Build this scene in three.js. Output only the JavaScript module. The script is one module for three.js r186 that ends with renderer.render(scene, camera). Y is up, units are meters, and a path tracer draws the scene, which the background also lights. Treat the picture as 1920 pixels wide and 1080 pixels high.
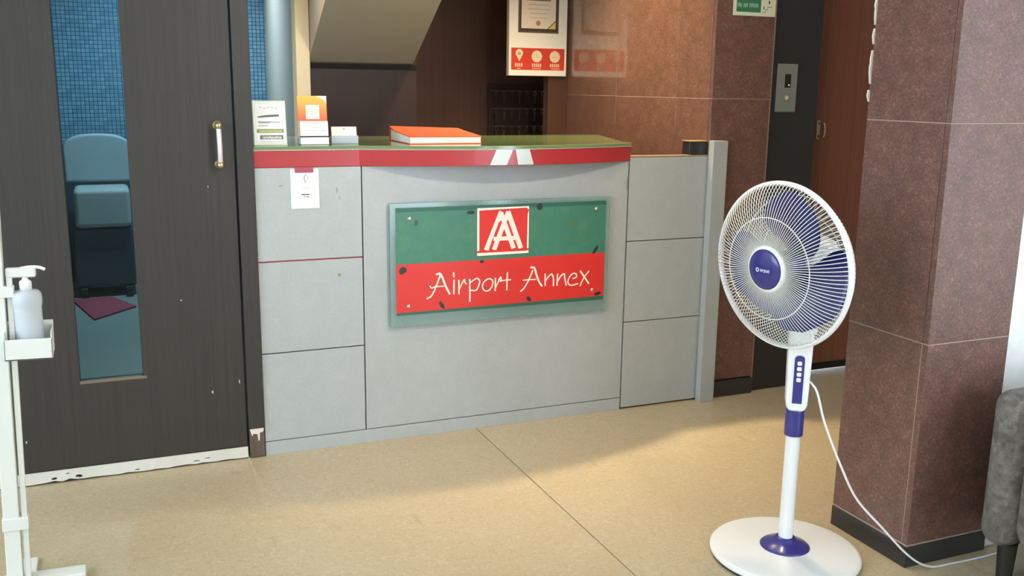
import * as THREE from 'three';
import { RoundedBoxGeometry } from 'three/addons/geometries/RoundedBoxGeometry.js';
import { mergeGeometries } from 'three/addons/utils/BufferGeometryUtils.js';
import { RectAreaLightUniformsLib } from 'three/addons/lights/RectAreaLightUniformsLib.js';
RectAreaLightUniformsLib.init();

// ---------------------------------------------------------------- camera, sky, exposure
const scene = new THREE.Scene();
const FOCAL = 1800;                                            // pixels, for a 1920 x 1080 picture
const camera = new THREE.PerspectiveCamera(2 * Math.atan(540 / FOCAL) * 180 / Math.PI, 1920 / 1080, 0.05, 100);
camera.position.set(0, 1.33, 0);
camera.rotation.order = 'YXZ';
camera.rotation.set(-11.84 * Math.PI / 180, -22.92 * Math.PI / 180, 0.80 * Math.PI / 180);
scene.add(camera);
scene.background = new THREE.Color(0.74, 0.86, 1.0);            // bright overcast daylight outside the entrance
scene.backgroundIntensity = 7.8;
const renderer = new THREE.WebGLRenderer({ antialias: true });
renderer.toneMapping = THREE.LinearToneMapping;
renderer.toneMappingExposure = 1.04;
renderer.shadowMap.enabled = true;
const LAMP = { lobby: 17, reception: 31, desk: 19, corridorFill: 5, back: 30 };   // ceiling lamps (spot light intensities)

// ---------------------------------------------------------------- helpers
let seed = 7;
const rnd = () => { seed = (seed * 1664525 + 1013904223) >>> 0; return seed / 4294967296; };
const used = {};
const numbered = n => { const k = used[n] = (used[n] ?? -1) + 1; return k ? n + '_' + String(k).padStart(3, '0') : n; };
const shade = o => { o.castShadow = o.receiveShadow = true; return o; };
function mesh(name, geo, mat, parent) {
  const m = shade(new THREE.Mesh(geo, mat));
  if (parent) { m.name = name; parent.add(m); } else { m.name = numbered(name); scene.add(m); }
  return m;
}
function thing(name, label, category, p = [0, 0, 0], ry = 0) {
  const g = new THREE.Group(); g.name = numbered(name); g.position.set(...p); g.rotation.y = ry;
  g.userData = { label, category }; scene.add(g); return g;
}
function structure(name, parentGroup) {
  const g = new THREE.Group(); g.name = numbered(name); g.userData = { kind: 'structure' }; scene.add(g); return g;
}
// uv in metres, by the dominant direction of each face
function metric(g, ox = 0, oy = 0) {
  if (g.index) g = g.toNonIndexed();
  const p = g.attributes.position, uv = new Float32Array(p.count * 2), a = new THREE.Vector3(), b = new THREE.Vector3(), c = new THREE.Vector3();
  for (let i = 0; i < p.count; i += 3) {
    a.fromBufferAttribute(p, i); b.fromBufferAttribute(p, i + 1); c.fromBufferAttribute(p, i + 2);
    const n = b.clone().sub(a).cross(c.clone().sub(a)), x = Math.abs(n.x), y = Math.abs(n.y), z = Math.abs(n.z);
    [a, b, c].forEach((v, k) => {
      const q = z >= x && z >= y ? [v.x, v.y] : x >= y ? [v.z, v.y] : [v.x, v.z];
      uv[(i + k) * 2] = q[0] + ox; uv[(i + k) * 2 + 1] = q[1] + oy;
    });
  }
  g.setAttribute('uv', new THREE.BufferAttribute(uv, 2));
  return g;
}
// box between two corners, edges rounded by r
function box(x0, y0, z0, x1, y1, z1, r = 0.002, ox = 0, oy = 0) {
  const w = x1 - x0, h = y1 - y0, d = z1 - z0;
  const g = r > 0 ? new RoundedBoxGeometry(w, h, d, 1, Math.min(r, w / 2.01, h / 2.01, d / 2.01)) : new THREE.BoxGeometry(w, h, d);
  g.translate((x0 + x1) / 2, (y0 + y1) / 2, (z0 + z1) / 2);
  return metric(g, ox, oy);
}
const join = gs => mergeGeometries(gs.map(g => g.index ? g.toNonIndexed() : g));
const shapeOf = pts => { const s = new THREE.Shape(); pts.forEach(([x, y], i) => i ? s.lineTo(x, y) : s.moveTo(x, y)); s.closePath(); return s; };
function extrude(shape, depth, bevel = 0, segs = 1) {
  return new THREE.ExtrudeGeometry(shape, { depth, bevelEnabled: bevel > 0, bevelSize: bevel, bevelThickness: bevel, bevelOffset: -bevel, bevelSegments: segs, curveSegments: 16 });
}
const tube = (pts, r, n = 24, k = 8) => new THREE.TubeGeometry(new THREE.CatmullRomCurve3(pts.map(p => new THREE.Vector3(...p))), n, r, k, false);
const lathe = (prof, n = 48) => new THREE.LatheGeometry(prof.map(([r, y]) => new THREE.Vector2(r, y)), n);

// ---------------------------------------------------------------- textures
function wrapNoise(n, cells, rand) {                            // tileable value noise
  const g = Array.from({ length: cells * cells }, rand), out = new Float32Array(n * n), s = t => t * t * (3 - 2 * t);
  for (let y = 0; y < n; y++) for (let x = 0; x < n; x++) {
    const fx = x / n * cells, fy = y / n * cells, ix = Math.floor(fx), iy = Math.floor(fy), u = s(fx - ix), v = s(fy - iy);
    const q = (i, j) => g[((iy + j) % cells) * cells + (ix + i) % cells];
    out[y * n + x] = (q(0, 0) * (1 - u) + q(1, 0) * u) * (1 - v) + (q(0, 1) * (1 - u) + q(1, 1) * u) * v;
  }
  return out;
}
function dataTex(n, fn, size, colour = true, sizeY = size) {
  const d = new Uint8Array(n * n * 4);
  for (let y = 0; y < n; y++) for (let x = 0; x < n; x++) {
    const c = fn(x, y), i = (y * n + x) * 4;
    for (let k = 0; k < 3; k++) d[i + k] = Math.max(0, Math.min(255, Array.isArray(c) ? c[k] : c));
    d[i + 3] = 255;
  }
  const t = new THREE.DataTexture(d, n, n, THREE.RGBAFormat);
  t.wrapS = t.wrapT = THREE.RepeatWrapping; t.magFilter = THREE.LinearFilter; t.minFilter = THREE.LinearMipmapLinearFilter; t.generateMipmaps = true;
  if (colour) t.colorSpace = THREE.SRGBColorSpace;
  t.repeat.set(1 / size, 1 / sizeY); t.needsUpdate = true;
  return t;
}
const mix = (a, b, t) => a.map((v, i) => v + (b[i] - v) * t);
function graniteTex(base, dark, light, size) {
  const n = 512, a = wrapNoise(n, 170, rnd), b = wrapNoise(n, 90, rnd), c = wrapNoise(n, 12, rnd), d = wrapNoise(n, 128, rnd);
  return dataTex(n, (x, y) => {
    const i = y * n + x;
    let q = mix(base, dark, Math.max(0, a[i] - 0.45) * 1.1);
    q = mix(q, light, Math.max(0, b[i] - 0.58) * 1.0);
    q = mix(q, [150, 78, 64], Math.max(0, d[i] - 0.62) * 0.9);
    return q.map(v => v * (0.93 + 0.14 * c[i]));
  }, size);
}
const TEX = {
  granite: graniteTex([116, 84, 74], [64, 42, 38], [176, 138, 124], 0.40),
  floor: (() => {
    const n = 1024, a = wrapNoise(n, 256, rnd), b = wrapNoise(n, 120, rnd), c = wrapNoise(n, 9, rnd), e = wrapNoise(n, 40, rnd);
    return dataTex(n, (x, y) => {
      const i = y * n + x;
      let q = mix([200, 182, 146], [174, 156, 122], Math.max(0, a[i] - 0.5) * 1.3);
      q = mix(q, [220, 204, 172], Math.max(0, b[i] - 0.6) * 1.2);
      q = mix(q, [190, 166, 128], (c[i] - 0.4) * 0.35);
      q = mix(q, [150, 126, 92], Math.max(0, e[i] - 0.86) * 1.6);
      return q;
    }, 1.1);
  })(),
  wood: (() => {                                                 // dark door veneer, grain upright
    const n = 512, a = wrapNoise(n, 64, rnd), b = wrapNoise(n, 8, rnd), r = Array.from({ length: n }, rnd), r2 = wrapNoise(n, 32, rnd);
    return dataTex(n, (x, y) => {
      const w = Math.floor(x + 10 * b[y * n + x]) % n, g = 0.5 * r[w] + 0.3 * r[Math.floor(w / 3)] + 0.2 * a[(Math.floor(y / 16) % n) * n + x];
      return mix([47, 45, 43], [67, 62, 57], g * 0.8 + 0.25 * r2[((y >> 3) % n) * n + x] - 0.1);
    }, 0.5, true, 1.3);
  })(),
  redwood: (() => {
    const n = 512, r = Array.from({ length: n }, rnd), b = wrapNoise(n, 6, rnd), c = wrapNoise(n, 48, rnd);
    return dataTex(n, (x, y) => {
      const w = Math.floor(x + 14 * b[y * n + x]) % n;
      return mix([128, 78, 60], [156, 100, 78], 0.5 * r[w] + 0.3 * r[Math.floor(w / 4)] + 0.2 * c[((y >> 3) % n) * n + x]);
    }, 0.6, true, 1.5);
  })(),
  brown: (() => {
    const n = 256, r = Array.from({ length: n }, rnd), b = wrapNoise(n, 6, rnd);
    return dataTex(n, (x, y) => mix([54, 38, 34], [68, 48, 42], 0.5 * r[x] + 0.5 * b[y * n + x]), 0.7);
  })(),
  laminate: (() => {
    const n = 256, a = wrapNoise(n, 64, rnd), b = wrapNoise(n, 10, rnd);
    return dataTex(n, (x, y) => { const v = -3 + 5 * a[y * n + x] + 4 * (b[y * n + x] - 0.5); return [172 + v, 178 + v, 178 + v]; }, 0.35);
  })(),
  plaster: (() => {
    const n = 256, a = wrapNoise(n, 64, rnd), b = wrapNoise(n, 8, rnd);
    return dataTex(n, (x, y) => { const v = 232 + 6 * a[y * n + x] + 5 * b[y * n + x]; return [v, v, v - 3]; }, 1.2);
  })(),
  velvet: (() => {
    const n = 512, a = wrapNoise(n, 40, rnd), b = wrapNoise(n, 160, rnd), c = wrapNoise(n, 14, rnd);
    return dataTex(n, (x, y) => { const i = y * n + x, v = 0.45 * a[i] + 0.25 * b[i] + 0.3 * c[i]; return mix([86, 82, 78], [146, 141, 134], v * 1.3 - 0.15); }, 0.5);
  })(),
  mosaic: (() => {                                               // small glass mosaic, too fine to tell apart: 8 x 8 tiles of 26 mm
    const n = 512, tone = Array.from({ length: 64 }, rnd);
    return dataTex(n, (x, y) => {
      const u = x % 64, v = y % 64;
      if (u < 9 || v < 9) return [42, 72, 98];
      const t = tone[(y >> 6) * 8 + (x >> 6)];
      return mix([92, 136, 164], [116, 158, 182], t);
    }, 0.208);
  })(),
  mosaicBump: dataTex(128, (x, y) => (x % 16 < 2 || y % 16 < 2) ? 40 : 220, 0.208, false),
};
const canvasTex = (w, h, draw) => {
  const c = document.createElement('canvas'); c.width = w; c.height = h;
  draw(c.getContext('2d'), w, h);
  const t = new THREE.CanvasTexture(c); t.colorSpace = THREE.SRGBColorSpace; t.anisotropy = 8;
  return t;
};
const printed = (draw, w, h, rough = 0.5) => new THREE.MeshStandardMaterial({ map: canvasTex(w, h, draw), roughness: rough });
// a flat print of its own, uv 0..1
function sheet(x0, y0, x1, y1, z) {
  const g = new THREE.PlaneGeometry(x1 - x0, y1 - y0); g.translate((x0 + x1) / 2, (y0 + y1) / 2, z); return g;
}
const std = (o) => new THREE.MeshStandardMaterial(o);
const phy = (o) => new THREE.MeshPhysicalMaterial(o);
const hex = (r, g, b) => new THREE.Color().setRGB(r / 255, g / 255, b / 255, THREE.SRGBColorSpace);

const M = {
  granite: phy({ map: TEX.granite, roughness: 0.42, clearcoat: 0.35, clearcoatRoughness: 0.25 }),
  granitePolished: phy({ map: TEX.granite, color: new THREE.Color(1.2, 1.2, 1.02), roughness: 0.3, clearcoat: 1, clearcoatRoughness: 0.035, ior: 1.75 }),
  grout: std({ color: hex(176, 152, 138), roughness: 0.9 }),
  blackStone: phy({ color: hex(44, 45, 46), roughness: 0.35, clearcoat: 0.4, clearcoatRoughness: 0.2 }),
  blackMatte: std({ color: hex(30, 30, 31), roughness: 0.8 }),
  floor: phy({ map: TEX.floor, color: new THREE.Color(0.90, 0.92, 0.95), roughness: 0.42, clearcoat: 0.15, clearcoatRoughness: 0.35 }),
  floorBack: std({ color: hex(112, 126, 124), roughness: 0.3 }),
  wood: std({ map: TEX.wood, color: new THREE.Color(0.84, 0.85, 0.86), roughness: 0.5 }),
  redwood: std({ map: TEX.redwood, roughness: 0.45 }),
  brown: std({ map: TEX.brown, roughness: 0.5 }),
  laminate: phy({ map: TEX.laminate, roughness: 0.38, clearcoat: 0.3, clearcoatRoughness: 0.3 }),
  plaster: std({ map: TEX.plaster, roughness: 0.85 }),
  ceiling: std({ color: hex(236, 234, 228), roughness: 0.9 }),
  red: phy({ color: hex(172, 44, 50), roughness: 0.3, clearcoat: 0.5, clearcoatRoughness: 0.15 }),
  redLine: std({ color: hex(150, 40, 60), roughness: 0.5 }),
  silver: std({ color: hex(205, 212, 208), roughness: 0.4, metalness: 0.35 }),
  whitePaint: std({ color: hex(224, 226, 218), roughness: 0.5 }),
  greyPaint: std({ color: hex(200, 206, 200), roughness: 0.6 }),
  mosaic: std({ map: TEX.mosaic, bumpMap: TEX.mosaicBump, bumpScale: 0.0015, roughness: 0.25 }),
  tealWall: std({ color: hex(146, 156, 150), roughness: 0.75 }),
  cream: std({ color: hex(240, 226, 194), roughness: 0.6 }),
  soffit: std({ color: hex(184, 174, 158), roughness: 0.9 }),
  whitePlastic: phy({ color: hex(240, 242, 240), roughness: 0.32, clearcoat: 0.3 }),
  wire: std({ color: hex(238, 238, 230), roughness: 0.4 }),
  purple: phy({ color: hex(52, 50, 128), roughness: 0.28, clearcoat: 0.4, clearcoatRoughness: 0.1 }),
  blade: phy({ color: hex(42, 44, 108), roughness: 0.3 }),
  steel: std({ color: hex(196, 192, 178), roughness: 0.28, metalness: 0.9 }),
  brass: std({ color: hex(196, 178, 136), roughness: 0.3, metalness: 0.85 }),
  velvet: phy({ map: TEX.velvet, roughness: 0.9, sheen: 0.5, sheenRoughness: 0.5, sheenColor: new THREE.Color(0.5, 0.5, 0.48) }),
  leg: std({ color: hex(38, 34, 32), roughness: 0.5 }),
  paper: std({ color: hex(240, 238, 228), roughness: 0.8 }),
};

// ---------------------------------------------------------------- the setting
const ZF = -3.385, CEIL = 2.75, FRONT = 1.7;
{
  const f = structure('floor');
  mesh('floor_slab', box(-2.4, -0.05, -3.62, 1.2835, 0, FRONT + 0.3, 0.0015), M.floor, f);
  mesh('floor_slab', box(1.2865, -0.05, -5.6, 4.6, 0, FRONT + 0.3, 0.0015, 0.37, 0.21), M.floor, f);
  mesh('floor_slab', box(-2.4, -0.05, -7.1, 1.2835, 0, -3.622, 0.0015), M.floorBack, f);
  mesh('floor_bed', box(-2.4, -0.12, -7.1, 4.6, -0.045, FRONT + 0.3, 0), std({ color: hex(84, 66, 44), roughness: 0.9 }), f);
  const c = mesh('ceiling', box(-2.5, CEIL, -7.2, 4.7, CEIL + 0.15, FRONT + 0.15, 0), M.ceiling); c.userData.kind = 'structure';
  const w = (name, g, m) => { const o = mesh(name, g, m); o.userData.kind = 'structure'; return o; };
  // entrance wall behind the camera, its opening lets the daylight in
  w('wall_entrance', join([box(-2.5, 0, FRONT, 2.3, CEIL, FRONT + 0.15, 0), box(4.4, 0, FRONT, 4.7, CEIL, FRONT + 0.15, 0), box(2.3, 2.5, FRONT, 4.4, CEIL, FRONT + 0.15, 0)]), M.plaster);
  w('wall_left', join([box(-2.5, 0, -7.2, -2.4, CEIL, -2.7, 0), box(-2.5, 0, 0.2, -2.4, CEIL, FRONT, 0), box(-2.5, 0, -2.7, -2.4, 0.85, 0.2, 0), box(-2.5, 2.45, -2.7, -2.4, CEIL, 0.2, 0)]), M.plaster);   // with a wide window opening
  w('wall_far_right', box(4.6, 0, -4.9, 4.7, CEIL, FRONT, 0), M.plaster);
  w('wall_right', box(2.3345, 0, -2.19, 4.6, CEIL, -1.893, 0.002), M.plaster);
  w('wall_partition', join([box(-2.4, 0, -3.5, -0.56, CEIL, -3.39, 0), box(-0.56, 2.16, -3.5, 0.465, CEIL, -3.39, 0)]), M.plaster);
  // reception back wall, pilaster under the poster
  w('wall_back', box(0.93, 0, -4.87, 1.47, CEIL, -4.755, 0), M.brown);
  // dark recess under the stair, right of that wall
  w('wall_recess', join([box(1.35, 0, -5.30, 2.70, CEIL, -5.20, 0), box(1.35, 0, -5.2, 1.465, CEIL, -4.872, 0), box(2.60, 0, -5.2, 2.70, CEIL, -4.80, 0), box(2.197, 0, -4.80, 2.70, CEIL, -4.757, 0), box(1.472, 1.90, -5.2, 2.193, CEIL, -4.757, 0)]), std({ map: TEX.brown, color: new THREE.Color(3.0, 2.9, 2.8), roughness: 0.5 }));  // includes an unseen lintel added to keep lamp light out of the recess
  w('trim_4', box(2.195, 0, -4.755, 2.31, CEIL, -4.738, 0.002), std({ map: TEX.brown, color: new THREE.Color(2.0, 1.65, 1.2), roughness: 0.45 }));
  w('shade_strip_5', box(0.93, 1.405, -4.755, 1.47, 1.43, -4.747, 0.002), M.blackMatte);  // black strip standing in for the shade under the soffit edge
  w('trim_6', box(0.862, 0, -4.80, 0.928, CEIL, -4.70, 0.004), M.cream);
  // back room: mosaic far wall over a dark dado, teal side wall
  w('wall_mosaic', box(-2.4, 0.70, -7.1, 1.2, CEIL, -7.0, 0), M.mosaic);
  w('wall_dado', box(-2.4, 0, -7.1, 1.2, 0.695, -6.985, 0.004), std({ color: hex(52, 66, 78), roughness: 0.5 }));
  {
    const g = extrude(shapeOf([[0.868, 4.80], [1.075, 7.0], [1.175, 7.0], [0.968, 4.80]]), CEIL); g.rotateX(-Math.PI / 2);
    w('wall_teal', metric(g), M.tealWall);
  }
  // stair flight above the reception, seen from below
  const st = structure('stair');
  {
    const pts = [[-4.755, 1.435], [-3.75, 2.05], [-3.75, 2.30], [-4.755, 1.70]];
    const g = extrude(shapeOf(pts.map(([z, y]) => [-z, y])), 0.523); g.rotateY(Math.PI / 2); g.translate(0.93, 0, 0);
    mesh('stair_soffit', metric(g), M.soffit, st);
  }
}
// granite pier between the reception and the lift, cladding slab by slab
{
  const pier = structure('wall_pier');
  mesh('pier_core', box(2.33, 0, -4.75, 2.602, CEIL, -3.407, 0), M.grout, pier);
  const rows = [0.078, 0.68, 1.293, 1.90, 2.51, CEIL];
  let k = 0;
  for (let i = 0; i < 5; i++) {
    const y0 = rows[i] + 0.0008, y1 = rows[i + 1] - 0.0008;
    mesh('granite_slab', box(2.311, y0, -3.407, 2.600, y1, -3.385, 0.0015, 0.23 * k, 0.31 * k++), M.granite, pier);
    for (const [a, b] of [[-3.409, -3.655], [-3.655, -4.20], [-4.20, -4.755]])
      mesh('granite_slab', box(2.310, y0, b + 0.0008, 2.330, y1, a - 0.0008, 0.0012, 0.19 * k, 0.27 * k++), M.granitePolished, pier);
  }
  for (const y of rows.slice(1, 5)) mesh('joint_grout', box(2.3102, y - 0.001, -4.74, 2.5995, y + 0.001, -3.3852, 0), M.grout, pier);
  const bb = mesh('baseboard', box(2.309, 0, -3.407, 2.600, 0.074, -3.378, 0.0015), M.blackStone, pier); void bb;
}
// dark stone lift surround, brown door in the recess
{
  const s = structure('lift_surround');
  mesh('surround_post', box(2.606, 0, -3.62, 2.868, CEIL, -3.405, 0.003), M.blackStone, s);
  mesh('corner_bead', box(2.598, 0, -3.405, 2.607, CEIL, -3.386, 0.001), std({ color: hex(150, 128, 116), roughness: 0.6 }), s);
  mesh('back_panel', box(2.868, 2.12, -3.62, 4.6, CEIL, -3.56, 0), M.plaster, s);
  mesh('back_panel', box(3.86, 0, -3.62, 4.6, 2.12, -3.56, 0), M.plaster, s);
  const d = structure('door_2');
  mesh('door_leaf', box(2.872, 0.012, -3.60, 3.855, 2.115, -3.545, 0.003), M.redwood, d);
  mesh('kick_plate', box(2.88, 0.012, -3.545, 3.85, 0.045, -3.538, 0.002), M.blackMatte, d);
  const h = [box(2.990, 1.115, -3.545, 3.010, 1.20, -3.540, 0.002), tube([[3.0, 1.185, -3.545], [3.0, 1.185, -3.505], [3.0, 1.13, -3.505], [3.0, 1.13, -3.545]], 0.006, 20)].map(g => metric(g));
  mesh('door_handle', join(h), M.steel, d);
}
// pillar on the right
{
  const p = structure('pillar');
  const X0 = 2.027, X1 = 2.333, Z1 = -1.885, Z0 = -2.19;
  mesh('pillar_core', box(X0 + 0.0195, 0, Z0 + 0.001, X1 - 0.019, CEIL, Z1 - 0.0195, 0), M.grout, p);
  const rows = [0.068, 0.657, 1.252, 1.85, 2.45, CEIL];
  let k = 3;
  for (let i = 0; i < 5; i++) {
    const y0 = rows[i] + 0.0012, y1 = rows[i + 1] - 0.0012;
    mesh('granite_slab', box(X0, y0, Z0, X0 + 0.02, y1, Z1 - 0.0205, 0.0012, 0.29 * k, 0.17 * k++), M.granite, p);
    mesh('granite_slab', box(X0 + 0.0006, y0, Z1 - 0.02, X1 - 0.0015, y1, Z1, 0.0016, 0.29 * k, 0.17 * k++), M.granite, p);
    mesh('granite_slab', box(X1 - 0.02, y0, Z0, X1, y1, Z1 - 0.0215, 0.0016, 0.29 * k, 0.17 * k++), M.granite, p);
  }
  for (const y of rows.slice(1, 5)) mesh('joint_grout', box(X0 + 0.0002, y - 0.0014, Z0 + 0.0005, X1 - 0.0002, y + 0.0014, Z1 - 0.0002, 0), M.grout, p);
  mesh('corner_grout', box(X0 + 0.0002, 0.064, Z1 - 0.0215, X0 + 0.002, 0.655, Z1 - 0.0195, 0.0003), M.grout, p);
  mesh('baseboard', box(X0 - 0.003, 0, Z0, X0 + 0.02, 0.062, Z1 - 0.0215, 0.0012), M.blackStone, p);
  mesh('baseboard', box(X0 - 0.003, 0, Z1 - 0.021, X1, 0.062, Z1 + 0.003, 0.0012), M.blackStone, p);
  mesh('baseboard_grout', box(X0 + 0.0004, 0.0622, Z0, X1 - 0.001, 0.068, Z1 - 0.0004, 0.001), M.grout, p);
  // chipped white plaster along the far edge
  const g = [];
  let y = 1.305;
  const runs = [[1.302, 1.335], [1.352, 1.445], [1.462, 1.505], [1.515, 1.60], [1.61, 1.72], [1.74, 1.95]];
  for (const [a, b] of runs) {
    const pts = [], n = 10, drift = rnd() * 0.003;
    const wd = t => 0.0012 + (0.003 + 0.0035 * rnd()) * Math.pow(Math.sin(Math.PI * Math.min(0.97, Math.max(0.03, t))), 0.6);
    for (let i = 0; i <= n; i++) pts.push([-wd(i / n) - drift * (i / n), a + (b - a) * i / n]);
    for (let i = n; i >= 0; i--) pts.push([0.0004 - drift * (i / n) + 0.0016 * rnd(), a + (b - a) * i / n]);
    const e = extrude(shapeOf(pts), 0.006); e.translate(X0 + 0.001, 0, Z0 - 0.002); g.push(metric(e));
  }
  mesh('chipped_plaster', join(g), std({ color: hex(226, 220, 206), roughness: 0.9 }), p);
}
// dark wooden door with a glass slot
{
  const fr = (n, g) => { const o = mesh(n, g, M.wood); o.userData.kind = 'structure'; return o; };
  fr('trim_1', box(0.4085, 0.112, -3.47, 0.4655, 2.16, -3.374, 0.003, 0.1));
  fr('trim_2', box(-0.562, 0, -3.47, -0.505, 2.16, -3.374, 0.003));
  fr('trim_3', box(-0.505, 2.105, -3.47, 0.4085, 2.16, -3.374, 0.003));
  const wb = structure('trim_7');
  mesh('worn_foot', box(0.411, 0, -3.465, 0.4645, 0.1115, -3.378, 0.006), std({ map: TEX.wood, color: new THREE.Color(3.2, 2.6, 2.2), roughness: 0.9 }), wb);
  const ch = shapeOf([[0.412, 0.111], [0.462, 0.1115], [0.459, 0.098], [0.447, 0.094], [0.446, 0.066], [0.441, 0.064], [0.439, 0.09], [0.424, 0.093], [0.42, 0.084]]);
  const cg = extrude(ch, 0.0012); cg.translate(0, 0, -3.3785); mesh('bare_chip', metric(cg), std({ color: hex(226, 214, 204), roughness: 0.9 }), wb);
  const d = structure('door_1');
  const s = shapeOf([[-0.502, 0.046], [0.404, 0.046], [0.404, 2.10], [-0.502, 2.10]]);
  const hole = new THREE.Path(); [[-0.127, 0.345], [0.068, 0.345], [0.068, 1.95], [-0.127, 1.95]].forEach(([x, y], i) => i ? hole.lineTo(x, y) : hole.moveTo(x, y)); hole.closePath();
  s.holes.push(hole);
  const g = extrude(s, 0.036, 0.002); g.translate(0, 0, -3.425); mesh('door_leaf', metric(g), M.wood, d);
  mesh('glass_pane', box(-0.129, 0.343, -3.412, 0.070, 1.952, -3.406, 0), phy({ color: new THREE.Color(0.62, 0.76, 0.80), roughness: 0.02, transmission: 1, thickness: 0, ior: 1.2 }), d);
  const bead = std({ color: hex(70, 62, 56), roughness: 0.4 });
  mesh('glazing_bead', box(-0.130, 0.336, -3.404, 0.080, 0.346, -3.386, 0.002), std({ color: hex(128, 118, 100), roughness: 0.3, metalness: 0.4 }), d);
  void bead;
  // worn white bottom plate with a ragged lower edge and chips
  const P = [[-0.502, 0.045], [0.404, 0.045]];
  for (let i = 40; i >= 0; i--) {
    const x = -0.502 + 0.906 * i / 40;
    P.push([x, 0.004 + 0.004 * rnd() + (Math.abs(x + 0.19) < 0.05 ? 0.006 * rnd() : 0)]);
  }
  const ps = shapeOf(P);
  for (const [cx, cy, w, h] of [[-0.232, 0.018, 0.022, 0.012], [-0.155, 0.017, 0.03, 0.014], [-0.19, 0.031, 0.016, 0.006], [0.225, 0.016, 0.03, 0.006], [0.262, 0.022, 0.028, 0.005], [0.03, 0.013, 0.022, 0.006]]) {
    const q = new THREE.Path();
    for (let i = 0; i <= 9; i++) { const a = -i / 9 * 2 * Math.PI, r = 0.6 + 0.4 * rnd(); const X = cx + Math.cos(a) * w / 2 * r, Y = cy + Math.sin(a) * h / 2 * r; i ? q.lineTo(X, Y) : q.moveTo(X, Y); }
    ps.holes.push(q);
  }
  const pg = extrude(ps, 0.005); pg.translate(0, 0, -3.387); mesh('bottom_plate', metric(pg), std({ map: TEX.plaster, color: hex(226, 226, 218), roughness: 0.75 }), d);
  mesh('bottom_rail', box(-0.502, 0.003, -3.42, 0.404, 0.0455, -3.388, 0), std({ color: hex(52, 47, 44), roughness: 0.8 }), d);
  // paint chips on the leaf
  const chips = [];
  for (const [x, y, w, h] of [[0.292, 0.262, 0.006, 0.012], [-0.305, 0.155, 0.005, 0.011], [0.385, 0.29, 0.004, 0.018], [0.312, 0.985, 0.003, 0.008], [0.205, 0.60, 0.007, 0.005]]) {
    const e = extrude(shapeOf([[x - w / 2, y], [x - w / 5, y + h / 2], [x + w / 2, y + h / 4], [x + w / 4, y - h / 2]]), 0.0006); e.translate(0, 0, -3.3872); chips.push(metric(e));
  }
  mesh('paint_chips', join(chips), std({ color: hex(206, 206, 202), roughness: 0.8 }), d);
  const h = new THREE.Group(); h.name = 'handle'; d.add(h);
  mesh('grip', tube([[0.352, 1.188, -3.352], [0.3525, 1.12, -3.345], [0.353, 1.062, -3.352]], 0.0085, 24, 12), std({ color: hex(222, 218, 212), roughness: 0.35, metalness: 0.4 }), h);
  for (const y of [1.190, 1.060]) {
    const r = lathe([[0, 0], [0.016, 0], [0.0165, 0.004], [0.013, 0.008], [0.0085, 0.012], [0.0085, 0.034], [0.0115, 0.036], [0.0115, 0.044], [0.006, 0.049], [0, 0.05]], 28);
    r.rotateX(Math.PI / 2); r.translate(y > 1.1 ? 0.352 : 0.353, y, -3.388); mesh('rosette', r, M.brass, h);
  }
}

// ---------------------------------------------------------------- reception counter
const XL = 0.4668, XM = 0.8405, XR = 1.934, BOW = 0.10;
const bowZ = x => x <= XM ? ZF : ZF + BOW * Math.max(0, 1 - ((x - (XM + XR) / 2) / ((XR - XM) / 2)) ** 2);
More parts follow.
